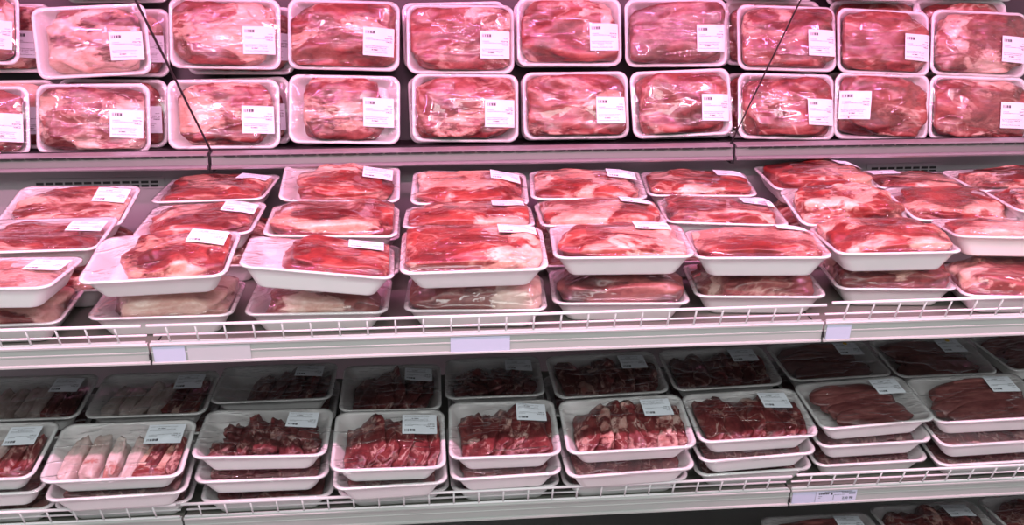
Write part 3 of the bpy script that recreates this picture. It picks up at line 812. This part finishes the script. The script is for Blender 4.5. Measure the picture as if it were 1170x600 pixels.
# rail cards
def card(x0, x1, Y, Z, h, m, label, name='price_card', a=.0055, lift=.0012):
    f = Vector((0, -math.sin(LEAN), -math.cos(LEAN))); nrm = Vector((0, -math.cos(LEAN), math.sin(LEAN)))
    O = Vector((0, Y, Z)); P = lambda s, b: tuple((O+f*s+nrm*b)[1:])
    bm = bmesh.new(); add_prism(bm, [P(a, .0009), P(a, lift+.0006), P(h, lift+.0006), P(h, .0009)], x0, x1)
    me = bm_mesh(bm, name); o = link(name, me, m); o['label'] = label; o['category'] = 'price card'; return o, O, f, nrm
card(XA+.006, XA+.062, YM, ZM, .037, CARD, 'small blank lilac card at the left end of the middle rail section')
card(XA+.066, XA+.178, YM, ZM, .037, CARD2, 'long blank greyish card beside the small lilac one, middle shelf rail')
card(.030, .140, YM, ZM, .037, CARD, 'blank lilac card near the centre of the middle shelf rail')
card(XA+W+.006, XA+W+.054, YM, ZM, .037, CARD, 'blank lilac card at the start of the right middle rail section')
card(XA+W+.006, XA+W+.056, YL, ZL, .035, CARD, 'blank lilac card left of the printed price tag, lower rail')
tag, O, f, nrm = card(XA+W+.057, XA+W+.146, YL, ZL, .035, simple('price_tag_paper', (.66, .68, .84), .5), 'printed price tag reading 230 98 on the lower shelf rail at right', 'price_tag')
def ink_text(txt, x, a, size, parent):
    cu = bpy.data.curves.new('txt', 'FONT'); cu.body = txt; cu.size = size; cu.extrude = .0001
    tmp = bpy.data.objects.new('txt', cu); C.objects.link(tmp)
    bpy.context.view_layer.update()
    me = bpy.data.meshes.new_from_object(tmp.evaluated_get(bpy.context.evaluated_depsgraph_get()))
    bpy.data.objects.remove(tmp)
    B = Matrix((Vector((1, 0, 0)), -f, nrm)).transposed().to_4x4()
    me.transform(Matrix.Translation(Vector((x, 0, 0)) + O + f*a + nrm*.0021) @ B)
    me.materials.clear(); return link('lettering', me, INK, parent)
x0 = XA+W+.057
ink_text('230 98', x0+.058, .0285, .0085, tag)
bm = bmesh.new(); rq = random.Random(3)
B = Matrix((Vector((1, 0, 0)), -f, nrm)).transposed().to_4x4()
def dash(x, a, w, h):
    mx = Matrix.Translation(Vector((x, 0, 0)) + O + f*a + nrm*.0019) @ B
    add_box(bm, 0, w, 0, h, 0, .0003, mx)
def line(xa, xb, a, h, s=.0016):
    x = xa
    while x < xb: 
        w = s*rq.uniform(.5, 1.5); dash(x, a, w, h); x += w + s*.4
line(x0+.018, x0+.078, .0088, .0016); line(x0+.006, x0+.027, .0145, .0030, .0024); line(x0+.032, x0+.037, .0160, .0038, .003)
line(x0+.056, x0+.084, .0115, .0010, .001); line(x0+.072, x0+.084, .0155, .0022, .0018); line(x0+.040, x0+.060, .0165, .0006, .004)
line(x0+.006, x0+.012, .020, .0008, .001); line(x0+.006, x0+.010, .024, .0008, .001); dash(x0+.0385, .030, .0006, .013)
link('small_print', bm_mesh(bm, 'small_print'), INK, tag)

# cables from the shelf joints up to the hood
cd = fw + rt*((540-585)/F) - up*((770-300)/F); cd.normalize()
YH = 1.30
for i, (x, side) in enumerate(((XA+.002, 'left'), (XA+W-.004, 'right'))):
    bm = bmesh.new(); p1 = Vector((x, YT+.020, ZT+.031)); L = (YH+.05-p1.y)/(-cd.y); p0 = p1 - cd*(abs(L))
    add_tube(bm, p0, p1, .0026 if i == 0 else .0016); add_tube(bm, p1 + Vector((0, 0, .001)), p1 + Vector((0, -.008, -.030)), .0035)
    me = bm_mesh(bm, 'cable', True); o = link('suspension_cable', me, CABLE)
    o['label'] = 'thin black cable running from the %s joint of the upper shelf up and forward' % side; o['category'] = 'cable'
    HZ = p0.z

# hood with its lamps (above the picture)
bm = bmesh.new(); x0, x1 = XA-W, XA+2*W
add_prism(bm, [(1.08, HZ-.03), (1.08, HZ+.16), (2.76, HZ+.16), (2.76, HZ+.14), (1.42, HZ+.13), (1.38, HZ), (1.10, HZ), (1.10, HZ-.03)], x0, x1)
t = link('cabinet_hood', bm_mesh(bm, 'cabinet_hood'), HOODM); t['label'] = 'white hood over the refrigerated cabinet holding the lamps'; t['category'] = 'hood'
for a, b, side in MODS:
    for (y, nm, c) in ((1.22, 'front', (1., .44, .67)), (1.56, 'rear', (1., .24, .60))):
        z = HZ-.018 if nm == 'front' else HZ+.115
        l = bpy.data.lights.new('case_lamp', 'AREA'); l.shape = 'RECTANGLE'; l.size = W-.06; l.size_y = .03
        l.energy = LAMP_F if nm == 'front' else LAMP_R; l.color = c
        lo = bpy.data.objects.new('case_lamp', l); C.objects.link(lo); lo.location = ((a+b)/2, y, z-.012)
        dirv = Vector((0, .55, -1)) if nm == 'front' else Vector((0, .75, -.65))
        lo.rotation_euler = dirv.to_track_quat('-Z', 'Y').to_euler()


# side cheeks and store floor
bm = bmesh.new(); add_box(bm, -4, 5, -2.5, 4, -1.72, -1.70); o = part('floor', bm, TILE, None); o['kind'] = 'structure'
# cabinet tub at the bottom with a few packs showing past the lowest rail
YBOT, ZBOT, TB = 1.60, -1.36, .06
bm = bmesh.new(); x0, x1 = XA-W, XA+2*W
add_prism(bm, [(1.45, -1.70), (1.45, -1.24), (1.49, -1.24), (1.49, -1.397), (2.33, -1.397), (2.33, -1.36), (2.735, -1.36), (2.735, -1.70)], x0, x1); t = link('refrigerated_cabinet', bm_mesh(bm, 'refrigerated_cabinet'), ENAMEL); t['label'] = 'bottom well of the refrigerated cabinet holding the lowest packs'; t['category'] = 'cabinet'

# lighting of the store
w_ = bpy.data.worlds.new('store'); S.world = w_; w_.use_nodes = True
bg = w_.node_tree.nodes['Background']; bg.inputs[0].default_value = (.93, .97, 1.0, 1); bg.inputs[1].default_value = AMB
l = bpy.data.lights.new('ceiling_light', 'AREA'); l.shape = 'RECTANGLE'; l.size = 4; l.size_y = .8; l.energy = CEIL; l.color = (.95, 1., .98)
lo = bpy.data.objects.new('ceiling_light', l); C.objects.link(lo); lo.location = (0, -1.0, 1.5)
lo.rotation_euler = Vector((0, 2.6, -1.9)).to_track_quat('-Z', 'Y').to_euler()

# packs in the bottom well
YW, ZW = 1.50, -1.395
nw = [(.60, .30, 'fillets', 'dim pack in the bottom well, left of three at right'), (.875, .335, 'fillets', 'dim pack in the bottom well, middle of three at right'),
      (1.15, .36, 'steaks', 'dim pack in the bottom well, right of three at right'), (.32, .27, 'steaks', 'dim marbled pack in the bottom well, below the centre'), (1.43, .38, 'steaks', 'dim pack in the bottom well at the far right')]
for i, (x, y, kd, tx) in enumerate(nw):
    for lay in (0, 1, 2):
        B = Matrix.Rotation(.05*(i-1)*.3, 3, 'Z')
        package('meat_package', B, Vector((x, YW+y, ZW+lay*.050)), WL, DL, kd if lay == 2 else 'flat', .08, .92, .05, .35, .1, LL if lay == 2 else None,
                tx if lay == 2 else ('%s layer under the ' % ('bottom', 'second')[lay]) + tx.replace('packs ', ''), 'packed meat', 'packs in the bottom well', 1200+i*3+lay)
